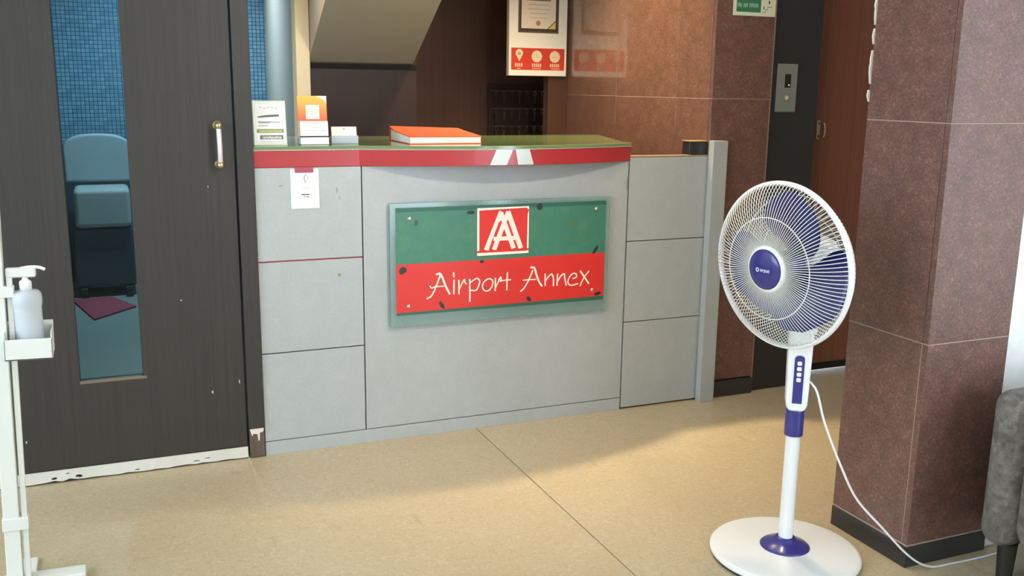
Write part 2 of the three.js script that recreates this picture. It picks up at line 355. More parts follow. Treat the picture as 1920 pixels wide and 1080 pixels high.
// a board that follows the bowed front: outline from the front curve back to zBack
function bowBoard(y0, y1, zBack, grow, xa = XL, xb = XR, splay = 0) {
  const pts = [], n = 40;
  for (let i = 0; i <= n; i++) { const x = xa + (xb - xa) * i / n; pts.push([x, -(bowZ(x) + grow)]); }
  if (splay) pts.push([xb, 3.45]);
  pts.push([xb + splay, -zBack], [xa, -zBack]);
  const g = extrude(shapeOf(pts), y1 - y0, 0.0015); g.rotateX(-Math.PI / 2); g.translate(0, y0, 0);
  return metric(g);
}
{
  const c = thing('reception_counter', 'grey panelled reception counter carrying the green and red glass sign', 'counter');
  mesh('carcass', join([box(XL + 0.004, 0.0, -3.90, XM, 1.04, -3.408, 0), box(XM, 0.0, -3.90, XR - 0.004, 1.04, -3.408, 0)]), M.blackMatte, c);
  const gap = 0.0022;
  const rows = [[0.0535, 0.3805], [0.3835, 0.7135], [0.7170, 1.0440]];
  rows.forEach(([a, b], i) => mesh('panel', box(XL, a + gap / 2, -3.407, XM - gap, b, ZF, 0.001, 0.11 * i, 0.07 * i), M.laminate, c));
  mesh('panel_trim', box(XL, 0.7138, -3.407, XM - gap, 0.7172, ZF + 0.0004, 0.0005), M.redLine, c);
  mesh('panel', box(XM + gap, 0.0535 + gap / 2, -3.407, XR - gap, 1.0440, ZF, 0.001, 0.5, 0.5), M.laminate, c);
  mesh('plinth', box(XL, 0, -3.407, XR - gap, 0.0515, ZF, 0.001, 0.2, 0.9), M.laminate, c);
  const t = thing('worktop', 'bowed counter top with a red front band, silver emblem and green glass surface', 'worktop');
  mesh('top_band', bowBoard(1.0465, 1.1045, -3.98, 0.0, XL - 0.002, XR + 0.004, 0.16), M.red, t);
  mesh('glass_top', bowBoard(1.1065, 1.1165, -3.995, 0.004, XL - 0.002, XR + 0.006, 0.17), phy({ color: hex(112, 132, 84), roughness: 0.12, clearcoat: 0.6, clearcoatRoughness: 0.08 }), t);
  mesh('edge_strip', bowBoard(1.1045, 1.1068, -3.97, 0.0035, XL - 0.002, XR + 0.005, 0.15), M.silver, t);
  // emblem of two slanting silver strokes on the band
  const stroke = (a, b, c2, d2) => {
    const pos = [], n = 6, y0 = 1.0475, y1 = 1.1035, t = 0.0025;
    const P = (u, v, o) => { const xb = a + (b - a) * u, xt = d2 + (c2 - d2) * u, x = xb + (xt - xb) * v; return [x, y0 + (y1 - y0) * v, bowZ(x) + o]; };
    const quad = (p, q, r, s2) => pos.push(...p, ...q, ...r, ...p, ...r, ...s2);
    for (let i = 0; i < n; i++) {
      const u0 = i / n, u1 = (i + 1) / n;
      quad(P(u0, 0, t), P(u1, 0, t), P(u1, 1, t), P(u0, 1, t)); quad(P(u0, 1, t), P(u1, 1, t), P(u1, 1, 0), P(u0, 1, 0)); quad(P(u0, 0, 0), P(u1, 0, 0), P(u1, 0, t), P(u0, 0, t));
    }
    quad(P(0, 0, 0), P(0, 0, t), P(0, 1, t), P(0, 1, 0)); quad(P(1, 0, t), P(1, 0, 0), P(1, 1, 0), P(1, 1, t));
    const g = new THREE.BufferGeometry(); g.setAttribute('position', new THREE.Float32BufferAttribute(pos, 3)); g.computeVertexNormals();
    return metric(g);
  };
  mesh('emblem_stroke', stroke(1.295, 1.361, 1.385, 1.320), M.silver, t);
  mesh('emblem_stroke', stroke(1.406, 1.470, 1.452, 1.395), M.silver, t);
  const scuff = std({ color: hex(142, 148, 144), roughness: 0.8 });
  for (const [x, y, a, b] of [[0.553, 0.982, 0.008, 0.003], [0.750, 0.962, 0.003, 0.011], [0.758, 0.935, 0.002, 0.006], [1.927, 0.955, 0.004, 0.03]]) {
    const e = new THREE.CircleGeometry(1, 14); e.scale(a, b, 1); e.translate(x, y, ZF + 0.0004); mesh('scuff_mark', e, scuff, c);
  }
  // screw cap
  const cap = new THREE.CylinderGeometry(0.006, 0.006, 0.002, 16); cap.rotateX(Math.PI / 2); cap.translate(0.752, 0.655, ZF + 0.001); mesh('screw_cap', cap, std({ color: hex(150, 146, 120), roughness: 0.5 }), c);
}
{
  const g = thing('counter_gate', 'narrow grey gate of three panels right of the counter, ending in a post', 'gate');
  mesh('carcass', box(XR + 0.004, 0.006, -3.43, 2.318, 1.055, -3.408, 0), M.blackMatte, g);
  [[0.008, 0.377], [0.3805, 0.7165], [0.720, 1.0590]].forEach(([a, b], i) => mesh('panel', box(XR + 0.0035, a, -3.407, 2.3165, b, ZF, 0.001, 0.3 * i, 0.4), M.laminate, g));
  mesh('top_cap', box(XR + 0.0035, 1.0592, -3.43, 2.3165, 1.0645, ZF + 0.001, 0.001), std({ color: hex(150, 128, 104), roughness: 0.4 }), g);
  mesh('end_post', box(2.302, 0, -3.3770, 2.372, 1.124, -3.340, 0.002, 0.8), M.laminate, g);
  mesh('ledge', box(2.222, 1.0648, -3.452, 2.3085, 1.118, -3.395, 0.003), M.blackStone, g);
  mesh('ledge_edge', box(2.220, 1.118, -3.454, 2.3085, 1.122, -3.393, 0.001), std({ color: hex(170, 140, 96), roughness: 0.35 }), g);
}
// ---------------------------------------------------------------- sign on the counter
{
  const s = thing('wall_sign', 'green and red glass sign with a white logo and script lettering on the counter front', 'sign');
  const ox = 0.960, oy = 0.500, k = 1 / 1000;
  const gp = extrude(shapeOf([[0.936, 0.447], [1.842, 0.447], [1.842, 0.909], [0.936, 0.909]]), 0.008, 0.001); gp.translate(0, 0, -3.373);
  mesh('glass_plate', metric(gp), phy({ color: hex(206, 232, 228), roughness: 0.12, transmission: 0.8, thickness: 0.008, ior: 1.5, attenuationColor: new THREE.Color(0.45, 0.8, 0.76), attenuationDistance: 0.06 }), s);
  const W = 866, H = 402, y0 = 0.490;                            // film of 866 x 402 mm, origin at x 0.958, y 0.490
  const film = printed((c, w, h) => {
    const S = w / W, X = x => (x - 0 + 0) * S, Y = y => h - y * S;
    c.fillStyle = 'rgb(62,122,100)'; c.fillRect(0, 0, w, h);
    for (let i = 0; i < 260; i++) { c.fillStyle = `rgba(${80 + 30 * rnd()},${130 + 20 * rnd()},${100 + 20 * rnd()},0.10)`; c.beginPath(); c.ellipse(rnd() * w, rnd() * h, 20 + 60 * rnd(), 10 + 40 * rnd(), rnd() * 3, 0, 7); c.fill(); }
    c.fillStyle = 'rgb(44,98,84)'; c.fillRect(0, 0, w, 16 * S);
    c.fillStyle = 'rgb(46,96,80)'; c.fillRect(0, Y(16), w, 16 * S);
    c.fillStyle = 'rgb(216,48,40)'; c.beginPath(); c.moveTo(0, Y(192)); c.lineTo(w, Y(194)); c.lineTo(w, Y(16)); c.lineTo(0, Y(9)); c.fill();
    // letters, in millimetres from x 0.960, y 0.500 on the counter
    const D = [2, 10];                                           // offset of that origin on the film
    c.strokeStyle = 'rgb(252,238,220)'; c.lineCap = 'round'; c.lineJoin = 'round';
    const line = (pts, wd) => { c.lineWidth = wd * S; c.beginPath(); pts.forEach(([x, y], i) => { const a = X(x + D[0]), b = Y(y + D[1]); i ? c.lineTo(a, b) : c.moveTo(a, b); }); c.stroke(); };
    const curve = (pts, wd) => { c.lineWidth = wd * S; c.beginPath(); const q = new THREE.CatmullRomCurve3(pts.map(p => new THREE.Vector3(p[0], p[1], 0))).getPoints(30); q.forEach((p, i) => { const a = X(p.x + D[0]), b = Y(p.y + D[1]); i ? c.lineTo(a, b) : c.moveTo(a, b); }); c.stroke(); };
    const letters = [
      [[[170, 137], [158, 105], [145, 75], [131, 54], [117, 48]], 5.5], [[[155, 138], [168, 139], [178, 122], [190, 91], [206, 60]], 7.5], [[[129, 94], [134, 87], [151, 91], [182, 90]], 4.5],
      [[[222, 139], [223, 124]], 6], [[[224, 110], [223, 59]], 6], [[[243, 109], [244, 57]], 5.5], [[[245, 74], [254, 93], [266, 111], [267, 100], [273, 93]], 5],
      [[[287, 109], [288, 24]], 5.5], [[[288, 96], [303, 106], [317, 112], [327, 103], [324, 84], [313, 66], [292, 67]], 5],
      [[[358, 106], [345, 96], [339, 77], [350, 61], [366, 62], [379, 78], [381, 98], [371, 107], [358, 106]], 5],
      [[[392, 108], [392, 59]], 5.5], [[[393, 72], [403, 90], [414, 111], [417, 95]], 5], [[[442, 126], [440, 59]], 5.5], [[[412, 95], [432, 97], [456, 98]], 4.5],
      [[[542, 141], [555, 139], [564, 115], [577, 82], [589, 65]], 7.5], [[[549, 128], [538, 103], [526, 80], [512, 59], [499, 49]], 5.5], [[[510, 92], [530, 93], [562, 92]], 4.5],
      [[[603, 111], [604, 65]], 5.5], [[[605, 83], [620, 102], [631, 109], [638, 98], [640, 62]], 5.5], [[[657, 107], [656, 63]], 5.5], [[[659, 80], [673, 100], [686, 107], [689, 89], [696, 60]], 5.5],
      [[[726, 85], [740, 90], [739, 103], [723, 105], [708, 89], [704, 69], [716, 58], [748, 63]], 5], [[[758, 113], [777, 87], [796, 61]], 6.5], [[[795, 110], [775, 88], [758, 54]], 5],
    ];
    letters.forEach(([p, wd]) => p.length > 3 ? curve(p, wd * 1.05) : line(p, wd * 1.05));
    // dark bits where the film is torn or taped
    c.fillStyle = 'rgb(26,40,48)';
    const blot = (x, y, rx, ry, a = 0) => { c.beginPath(); c.ellipse(X(x + D[0]), Y(y + D[1]), rx * S, ry * S, a, 0, 7); c.fill(); };
    blot(25, 161, 14, 12); blot(19, 157, 10, 12); blot(336, 176, 9, 6); blot(175, 18, 7, 17, -0.6); blot(534, 16, 8, 12, -0.7); blot(822, 196, 6, 20, 0.6); blot(838, 16, 16, 7, -0.2); blot(574, 378, 13, 13); blot(290, 366, 16, 7);
    c.fillStyle = 'rgba(40,70,60,0.7)'; blot(76, 335, 8, 12, 0.3); blot(821, 358, 7, 12, 0.2); c.fillStyle = 'rgba(100,110,60,0.55)'; blot(716, 306, 16, 14);
  }, 1732, 804, 0.35);
  film.transparent = false;
  mesh('printed_film', (() => { const g = box(0, 0, -3.3655, W * k, H * k, -3.3635, 0); const p = g.attributes.position, uv = g.attributes.uv; for (let i = 0; i < p.count; i++) uv.setXY(i, p.getX(i) / (W * k), p.getY(i) / (H * k)); g.translate(0.958, y0, 0); return g; })(), film, s);
  const logo = printed((c, w, h) => {
    c.fillStyle = 'rgb(250,244,232)'; c.fillRect(0, 0, w, h);
    const S = w / 212, X = x => (x - 316) * S, Y = y => h - (y - 200) * S;
    c.fillStyle = 'rgb(218,48,42)'; c.beginPath(); c.moveTo(8 * S, 9 * S); c.lineTo(203 * S, 5 * S); c.lineTo(212 * S, 14 * S); c.lineTo(207 * S, 30 * S); c.lineTo(205 * S, h - 9 * S); c.lineTo(8 * S, h - 11 * S); c.fill();
    c.strokeStyle = 'rgb(244,232,222)'; c.lineCap = 'butt';
    const L = (x0, y0, x1, y1, wd) => { c.lineWidth = wd * S; c.beginPath(); c.moveTo(X(x0), Y(y0)); c.lineTo(X(x1), Y(y1)); c.stroke(); };
    L(442, 364, 384, 220, 18.5); L(414, 366, 352, 220, 20); L(411, 362, 466, 221, 18.5);
    c.strokeStyle = 'rgb(218,48,42)'; L(441, 330, 490, 221, 5); L(406, 326, 366, 224, 5);
    c.strokeStyle = 'rgb(244,232,222)'; L(440, 366, 496, 220, 20); L(382, 262, 480, 262, 16);
    c.fillStyle = 'rgb(218,48,42)'; c.fillRect(0, Y(219), w, 8 * S);
  }, 848, 728, 0.45);
  const lg = box(0, 0, 0, 0.212, 0.182, 0.003, 0); { const p = lg.attributes.position, uv = lg.attributes.uv; for (let i = 0; i < p.count; i++) uv.setXY(i, p.getX(i) / 0.212, p.getY(i) / 0.182); } lg.rotateZ(0.004); lg.translate(1.276, 0.699, -3.3633);
  mesh('logo_plate', lg, logo, s);
  for (const [x, y] of [[1.012, 0.851], [1.782, 0.860], [1.006, 0.522], [1.774, 0.532]]) {
    const b = lathe([[0, 0.011], [0.004, 0.011], [0.0075, 0.009], [0.0085, 0.006], [0.0085, -0.012], [0, -0.012]], 20); b.rotateX(Math.PI / 2); b.translate(x, y, -3.3715); mesh('bolt', b, M.steel, s);
  }
}
// notice taped under the band
{
  const s = thing('notice_sheet', 'white paper notice taped to the left top panel under the red band', 'notice');
  const m = printed((c, w, h) => {
    c.fillStyle = 'rgb(240,238,230)'; c.fillRect(0, 0, w, h);
    c.strokeStyle = 'rgb(60,56,64)'; c.lineWidth = 5; c.beginPath(); c.moveTo(w * 0.56, h * 0.13); c.quadraticCurveTo(w * 0.40, h * 0.24, w * 0.56, h * 0.35); c.stroke();
    c.strokeStyle = 'rgb(196,150,158)'; c.beginPath(); c.moveTo(w * 0.58, h * 0.18); c.quadraticCurveTo(w * 0.66, h * 0.24, w * 0.58, h * 0.30); c.stroke();
    c.fillStyle = 'rgb(196,194,190)'; for (let i = 0; i < 9; i++) c.fillRect(w * (0.38 + 0.036 * i), h * 0.47, w * 0.022, h * (0.02 + 0.03 * rnd()));
    c.fillStyle = 'rgb(60,66,62)'; c.fillRect(w * 0.37, h * 0.635, w * 0.28, h * 0.026); c.fillStyle = 'rgb(110,112,108)'; c.fillRect(w * 0.45, h * 0.69, w * 0.06, h * 0.025); c.fillRect(w * 0.55, h * 0.69, w * 0.08, h * 0.03);
  }, 256, 360);
  const g = new THREE.PlaneGeometry(0.099, 0.139, 8, 12), p = g.attributes.position;
  for (let i = 0; i < p.count; i++) p.setZ(i, 0.0012 + 0.0018 * (0.5 - p.getY(i) / 0.139) * (0.6 + 0.4 * Math.sin(p.getX(i) * 40)));
  g.computeVertexNormals(); g.translate(0.637, 0.970, ZF + 0.0005);
  const b = mesh('paper', g, m, s); b.material.side = THREE.DoubleSide;
  mesh('tape', box(0.603, 1.026, ZF + 0.0022, 0.668, 1.0452, ZF + 0.003, 0.0003), std({ color: hex(168, 74, 88), roughness: 0.4 }), s);
}
// ---------------------------------------------------------------- things on the counter
const TOP = 1.1182;
function card(name, w, h, draw, cw, ch, t = 0.003) {             // upright printed card, front face at z = 0, base at y = 0
  const g = box(-w / 2, 0, -t, w / 2, h, 0, 0), p = g.attributes.position, uv = g.attributes.uv;
  for (let i = 0; i < p.count; i++) uv.setXY(i, p.getX(i) / w + 0.5, p.getY(i) / h);
  return [g, printed(draw, cw, ch, 0.35)];
}
{
  const s = thing('leaflet_stand', 'pale green-edged card stand with printed lines at the left end of the counter', 'card stand', [0.535, TOP, -3.46], 0.06);
  const [g, m] = card('card', 0.112, 0.150, (c, w, h) => {
    c.fillStyle = 'rgb(226,234,226)'; c.fillRect(0, 0, w, h); c.fillStyle = 'rgb(238,240,240)'; c.fillRect(w * 0.09, h * 0.06, w * 0.8, h * 0.86);
    c.fillStyle = 'rgb(214,190,184)'; for (let i = 0; i < 5; i++) c.fillRect(w * (0.2 + 0.12 * i), h * (0.12 + 0.03 * rnd()), w * 0.08, h * 0.02);
    c.fillStyle = 'rgb(70,92,112)'; c.beginPath(); c.moveTo(w * 0.14, h * 0.345); c.quadraticCurveTo(w * 0.4, h * 0.30, w * 0.8, h * 0.30); c.lineTo(w * 0.8, h * 0.345); c.quadraticCurveTo(w * 0.4, h * 0.36, w * 0.14, h * 0.375); c.fill();
    const words = (y, hh, col, x0, x1) => { c.fillStyle = col; let x = x0; while (x < x1) { const d = 0.012 + 0.02 * rnd(); c.fillRect(w * x, h * (y + hh * 0.25 * rnd()), w * d, h * hh); x += d + 0.008; } };
    words(0.45, 0.042, 'rgb(96,112,124)', 0.15, 0.48); words(0.455, 0.03, 'rgb(140,164,172)', 0.5, 0.82); words(0.54, 0.022, 'rgb(150,154,158)', 0.15, 0.4);
    c.fillStyle = 'rgb(138,140,72)'; c.fillRect(w * 0.09, h * 0.635, w * 0.83, h * 0.085); words(0.655, 0.04, 'rgb(206,206,150)', 0.16, 0.86);
    c.fillStyle = 'rgb(92,104,100)'; c.fillRect(w * 0.18, h * 0.775, w * 0.72, h * 0.095); words(0.795, 0.055, 'rgb(226,226,220)', 0.26, 0.84);
    c.fillStyle = 'rgb(190,200,192)'; c.fillRect(w * 0.2, h * 0.92, w * 0.6, h * 0.012);
  }, 448, 600);
  g.rotateX(-0.1); g.translate(0, 0.001, 0.012); mesh('card', g, m, s);
  const pg = box(-0.058, 0, -0.004, 0.058, 0.153, -0.002, 0.0005); pg.rotateX(-0.1); pg.translate(0, 0.001, 0.011); mesh('backing', pg, std({ color: hex(198, 226, 212), roughness: 0.25 }), s);
  mesh('foot', box(-0.058, 0, -0.055, 0.058, 0.003, 0.014, 0.0008), std({ color: hex(206, 226, 216), roughness: 0.25 }), s);
}
{
  const s = thing('payment_stand', 'orange and yellow payment card stand with a blank white square', 'card stand', [0.690, TOP, -3.455], 0.02);
  const [g, m] = card('card', 0.104, 0.088, (c, w, h) => {
    const q = c.createLinearGradient(0, 0, 0, h); q.addColorStop(0, 'rgb(240,190,70)'); q.addColorStop(0.4, 'rgb(238,160,60)'); q.addColorStop(1, 'rgb(226,92,52)'); c.fillStyle = q; c.fillRect(0, 0, w, h);
    c.fillStyle = 'rgb(246,236,220)'; c.beginPath(); c.moveTo(w * 0.68, 0); c.lineTo(w, 0); c.lineTo(w, h * 0.34); c.quadraticCurveTo(w * 0.96, h * 0.1, w * 0.68, h * 0.05); c.fill();
    c.fillStyle = 'rgb(250,244,236)'; c.fillRect(w * 0.28, h * 0.36, w * 0.46, h * 0.56);
    c.fillStyle = 'rgb(214,216,206)'; c.fillRect(w * 0.33, h * 0.42, w * 0.36, h * 0.44);
  }, 416, 352);
  g.rotateX(-0.1); g.translate(-0.004, 0.083, -0.004); mesh('card', g, m, s);
  const [g2, m2] = card('label', 0.100, 0.052, (c, w, h) => {
    c.fillStyle = 'rgb(244,242,230)'; c.fillRect(0, 0, w, h);
    c.fillStyle = 'rgb(214,170,160)'; c.fillRect(w * 0.42, h * 0.40, w * 0.24, h * 0.04); c.fillStyle = 'rgb(190,206,190)'; c.fillRect(w * 0.2, h * 0.16, w * 0.5, h * 0.07);
    c.fillStyle = 'rgb(170,150,120)'; c.fillRect(w * 0.14, h * 0.60, w * 0.7, h * 0.025); c.beginPath(); c.arc(w * 0.83, h * 0.61, h * 0.04, 0, 7); c.fill(); c.fillStyle = 'rgb(206,202,190)'; c.fillRect(w * 0.1, h * 0.82, w * 0.8, h * 0.02);
  }, 400, 208);
  g2.rotateX(-0.1); g2.translate(0, 0.031, 0.001); mesh('label_panel', g2, m2, s);
  mesh('base', box(-0.051, 0, -0.05, 0.051, 0.026, 0.006, 0.003), M.whitePlastic, s);
  mesh('body', (() => { const b = box(-0.049, 0.024, -0.012, 0.049, 0.165, -0.007, 0.001); b.rotateX(-0.1); return b; })(), std({ color: hex(60, 56, 54), roughness: 0.5 }), s);
}
{
  const s = thing('business_card_holder', 'small clear holder of white business cards beside the payment stand', 'card holder', [0.806, TOP, -3.49], 0);
  const [g, m] = card('cards', 0.092, 0.058, (c, w, h) => {
    c.fillStyle = 'rgb(240,236,230)'; c.fillRect(0, 0, w, h); c.fillStyle = 'rgb(150,146,130)'; c.beginPath(); c.arc(w * 0.5, h * 0.14, h * 0.05, 0, 7); c.fill(); c.fillStyle = 'rgb(220,214,204)'; c.fillRect(w * 0.2, h * 0.3, w * 0.6, h * 0.03);
  }, 368, 232, 0.009);
  g.rotateX(-0.16); g.translate(0, 0.004, 0); mesh('cards', g, m, s);
  const front = box(-0.049, 0, 0.008, 0.049, 0.030, 0.010, 0.0006), base = box(-0.049, 0, -0.035, 0.049, 0.0025, 0.010, 0.0006);
  mesh('tray', join([front, base]), phy({ color: hex(226, 234, 240), roughness: 0.15, transmission: 0.6, thickness: 0, ior: 1.45 }), s);
}
{
  const b = thing('ledger_book', 'thick orange-covered ledger book lying on the counter top', 'book', [1.172, TOP, -3.42], 0.0);
  // wedge: the spine side at the back stands higher
  const W = 0.283, D = 0.27, wedge = (x0, x1, z0, z1, lo, hi) => {     // lo/hi: [front, back] heights
    const g = new THREE.BoxGeometry(x1 - x0, 1, z1 - z0, 1, 1, 6), p = g.attributes.position;
    for (let i = 0; i < p.count; i++) {
      const z = p.getZ(i) + (z0 + z1) / 2, t = -z / D, x = p.getX(i) + (x0 + x1) / 2, lift = Math.max(0, t - 0.7) * 0.03 * Math.max(0, 0.6 - x / W);
      const a = lo[0] + (lo[1] - lo[0]) * t, c = hi[0] + (hi[1] - hi[0]) * t + (hi[2] || 0) * lift;
      p.setXYZ(i, x, p.getY(i) > 0 ? c : a + (lo[2] || 0) * lift, z);
    }
    g.computeVertexNormals(); return metric(g);
  };
  const cov = std({ color: hex(226, 84, 40), roughness: 0.55 });
  mesh('back_cover', wedge(-W / 2, W / 2, -D, 0, [0, 0], [0.003, 0.003]), cov, b);
  mesh('pages', wedge(-W / 2 + 0.004, W / 2 - 0.003, -D + 0.006, -0.003, [0.003, 0.003], [0.025, 0.042]), M.paper, b);
  mesh('front_cover', wedge(-W / 2, W / 2, -D, 0, [0.0252, 0.0422, 1], [0.0282, 0.0455, 1]), cov, b);
  mesh('spine', box(-W / 2, 0.003, -D - 0.003, W / 2, 0.0445, -D, 0.001), cov, b);
}
// ---------------------------------------------------------------- back of the reception
{
  const p = thing('award_poster', 'cream poster with a printed certificate and a red icon strip on the reception back wall', 'poster');
  const X0 = 1.962, X1 = 2.292, Y0 = 1.388, Y1 = 2.0, W = X1 - X0, H = Y1 - Y0;
  const m = printed((c, w, h) => {
    const X = x => (x - X0) / W * w, Y = y => h - (y - Y0) / H * h, R = (x0, y0, x1, y1, f) => { c.fillStyle = f; c.fillRect(X(x0), Y(y1), X(x1) - X(x0), Y(y0) - Y(y1)); };
    c.fillStyle = 'rgb(255,250,238)'; c.fillRect(0, 0, w, h);
    R(2.012, 1.606, 2.243, 1.94, 'rgb(104,88,76)'); R(2.020, 1.614, 2.236, 1.932, 'rgb(78,64,56)'); R(2.030, 1.628, 2.226, 1.92, 'rgb(250,234,214)');
    for (let i = 0; i < 9; i++) { const y = 1.68 + 0.022 * i, l = i === 4 ? 0.07 : 0.03 + 0.035 * rnd(); R(2.126 - l, y, 2.126 + l, y + (i === 4 ? 0.006 : 0.004), i === 4 ? 'rgb(120,104,80)' : 'rgb(214,196,168)'); }
    c.fillStyle = 'rgb(196,130,120)'; c.beginPath(); c.arc(X(2.126), Y(1.656), 0.013 / W * w, 0, 7); c.fill();
    c.fillStyle = 'rgb(232,214,110)'; c.beginPath(); c.moveTo(X(2.176), Y(1.628)); c.lineTo(X(2.226), Y(1.628)); c.lineTo(X(2.226), Y(1.672)); c.fill();
    c.strokeStyle = 'rgb(70,60,40)'; c.lineWidth = 0.004 / W * w; c.beginPath(); c.moveTo(X(2.180), Y(1.628)); c.lineTo(X(2.226), Y(1.669)); c.stroke();
    R(1.975, 1.417, 2.281, 1.529, 'rgb(222,66,48)');
    c.fillStyle = 'rgb(250,226,190)';
    c.beginPath(); c.arc(X(2.021), Y(1.502), 0.021 / W * w, 0, 7); c.fill(); c.beginPath(); c.moveTo(X(2.002), Y(1.496)); c.lineTo(X(2.040), Y(1.496)); c.lineTo(X(2.021), Y(1.460)); c.fill();
    for (const x of [2.121, 2.225]) { c.beginPath(); c.arc(X(x), Y(1.487), 0.030 / W * w, 0, 7); c.fill(); }
    c.fillStyle = 'rgb(206,170,120)'; c.beginPath(); c.arc(X(2.021), Y(1.500), 0.009 / W * w, 0, 7); c.fill();
    c.strokeStyle = 'rgb(206,190,140)'; c.lineWidth = 0.003 / W * w; c.beginPath(); c.moveTo(X(2.121), Y(1.503)); c.lineTo(X(2.121), Y(1.487)); c.lineTo(X(2.133), Y(1.480)); c.moveTo(X(2.210), Y(1.484)); c.lineTo(X(2.240), Y(1.484)); c.stroke();
    c.fillStyle = 'rgb(250,206,170)';
    for (const [x0, n] of [[1.996, 4], [2.092, 5], [2.196, 5]]) for (let i = 0; i < n; i++) { const q = 0.0115; c.fillRect(X(x0 + q * i + 0.001), Y(1.451), 0.008 / W * w, 0.018 / H * h); c.clearRect; }
    for (const x of [2.008, 2.095, 2.205]) { c.fillRect(X(x), Y(1.427), (x < 2.05 ? 0.02 : 0.05) / W * w, 0.004 / H * h); }
  }, 660, 1224, 0.6);
  const g = box(0, 0, 0, W, H, 0.006, 0); { const q = g.attributes.position, uv = g.attributes.uv; for (let i = 0; i < q.count; i++) uv.setXY(i, q.getX(i) / W, q.getY(i) / H); } g.translate(X0, Y0, -4.731);
  mesh('print', g, m, p);
  mesh('backing_sheet', box(X0 - 0.010, Y0 - 0.002, -4.738, X1 + 0.003, Y1, -4.7315, 0.001), std({ color: hex(128, 118, 104), roughness: 0.4 }), p);
}
{
  const k = thing('hook_rack', 'dark rack with rows of small glinting metal pieces in the recess below the poster', 'rack', [0.20, -0.014, -0.443]);
  mesh('board', box(1.83, 1.00, -4.755, 2.185, 1.36, -4.735, 0.003), std({ color: hex(74, 60, 56), roughness: 0.35 }), k);
  for (const y of [1.09, 1.19, 1.29]) mesh('rail', box(1.84, y + 0.028, -4.735, 2.18, y + 0.034, -4.722, 0.001), std({ color: hex(120, 98, 90), roughness: 0.4 }), k);
  for (let r = 0; r < 3; r++) for (let i = 0; i < 7; i++) {
    const x = 1.868 + i * 0.048, y = 1.118 + 0.1 * r;
    const hook = new THREE.Group(); hook.name = 'hook'; k.add(hook);
    const shin = i > 4 ? M.steel : std({ color: hex(140, 118, 110), roughness: 0.35, metalness: 0.4 });
    mesh('peg', tube([[x, y, -4.735], [x, y - 0.002, -4.712], [x, y + 0.006, -4.706]], 0.0022, 8, 6), shin, hook);
    const t = new THREE.TorusGeometry(0.011, 0.0014, 5, 16); t.rotateY(0.5); t.translate(x, y - 0.012, -4.713); mesh('ring', t, shin, hook);
    mesh('tag', box(x - 0.006, y - 0.062 - 0.008 * rnd(), -4.717, x + 0.006, y - 0.022, -4.713, 0.001), i % 2 ? std({ color: hex(104, 84, 80), roughness: 0.4 }) : std({ color: hex(84, 68, 66), roughness: 0.3 }), hook);
  }
}
// green and white stair sign above the pier
{
  const s = thing('stair_sign', 'green and white stair direction sign on the granite beside the lift', 'sign');
  const W = 0.207, H = 0.105, m = printed((c, w, h) => {
    c.fillStyle = 'rgb(222,228,204)'; c.fillRect(0, 0, w, h);
    c.fillStyle = 'rgb(60,122,92)'; c.fillRect(w * 0.065, h * 0.10, w * 0.58, h * 0.76);
    c.fillStyle = 'rgb(158,208,180)'; let x = 0.09; for (const n of [3, 3, 6]) { for (let i = 0; i < n; i++) { c.fillRect(w * x, h * (0.52 + 0.03 * rnd()), w * 0.022, h * 0.15); x += 0.037; } x += 0.028; }
    c.strokeStyle = 'rgb(80,104,78)'; c.lineWidth = w * 0.010; c.beginPath(); c.moveTo(w * 0.68, h * 0.84); c.lineTo(w * 0.76, h * 0.84); c.lineTo(w * 0.76, h * 0.74); c.lineTo(w * 0.81, h * 0.74); c.lineTo(w * 0.81, h * 0.64); c.lineTo(w * 0.92, h * 0.64); c.stroke();
    c.fillStyle = 'rgb(60,84,58)'; c.beginPath(); c.ellipse(w * 0.84, h * 0.46, w * 0.018, h * 0.07, 0, 0, 7); c.fill(); c.beginPath(); c.ellipse(w * 0.715, h * 0.68, w * 0.014, h * 0.06, 0, 0, 7); c.fill();
    c.fillStyle = 'rgb(150,160,130)'; c.fillRect(w * 0.68, h * 0.10, w * 0.25, h * 0.03);
  }, 420, 212, 0.35);
  const g = box(0, 0, 0, W, H, 0.004, 0); { const q = g.attributes.position, uv = g.attributes.uv; for (let i = 0; i < q.count; i++) uv.setXY(i, q.getX(i) / W, q.getY(i) / H); } g.translate(2.388, 1.627, -3.3845);
  mesh('plate', g, m, s);
}
// lift call plate
{
  const s = thing('call_plate', 'steel lift call plate with a dark display and round button', 'call panel');
  mesh('plate', box(2.643, 1.240, -3.4048, 2.748, 1.441, -3.400, 0.0015), std({ color: hex(150, 156, 150), roughness: 0.42, metalness: 0.35 }), s);
  mesh('display', box(2.683, 1.342, -3.4005, 2.714, 1.398, -3.3985, 0.001), M.blackMatte, s);
  const lamp = new THREE.SphereGeometry(0.0028, 12, 8); lamp.translate(2.704, 1.353, -3.398); mesh('indicator', lamp, std({ color: hex(240, 236, 210), emissive: hex(250, 245, 220), emissiveIntensity: 0.8 }), s);
  const b = new THREE.Group(); b.name = 'button'; s.add(b);
  const r = lathe([[0.008, 0], [0.0125, 0], [0.0125, 0.003], [0.009, 0.0035]], 24); r.rotateX(Math.PI / 2); r.translate(2.699, 1.299, -3.4); mesh('bezel', r, M.steel, b);
  const cap = lathe([[0, 0.005], [0.006, 0.0045], [0.0088, 0.003], [0.009, 0]], 24); cap.rotateX(Math.PI / 2); cap.translate(2.699, 1.299, -3.4); mesh('cap', cap, std({ color: hex(226, 214, 180), roughness: 0.35 }), b);
}
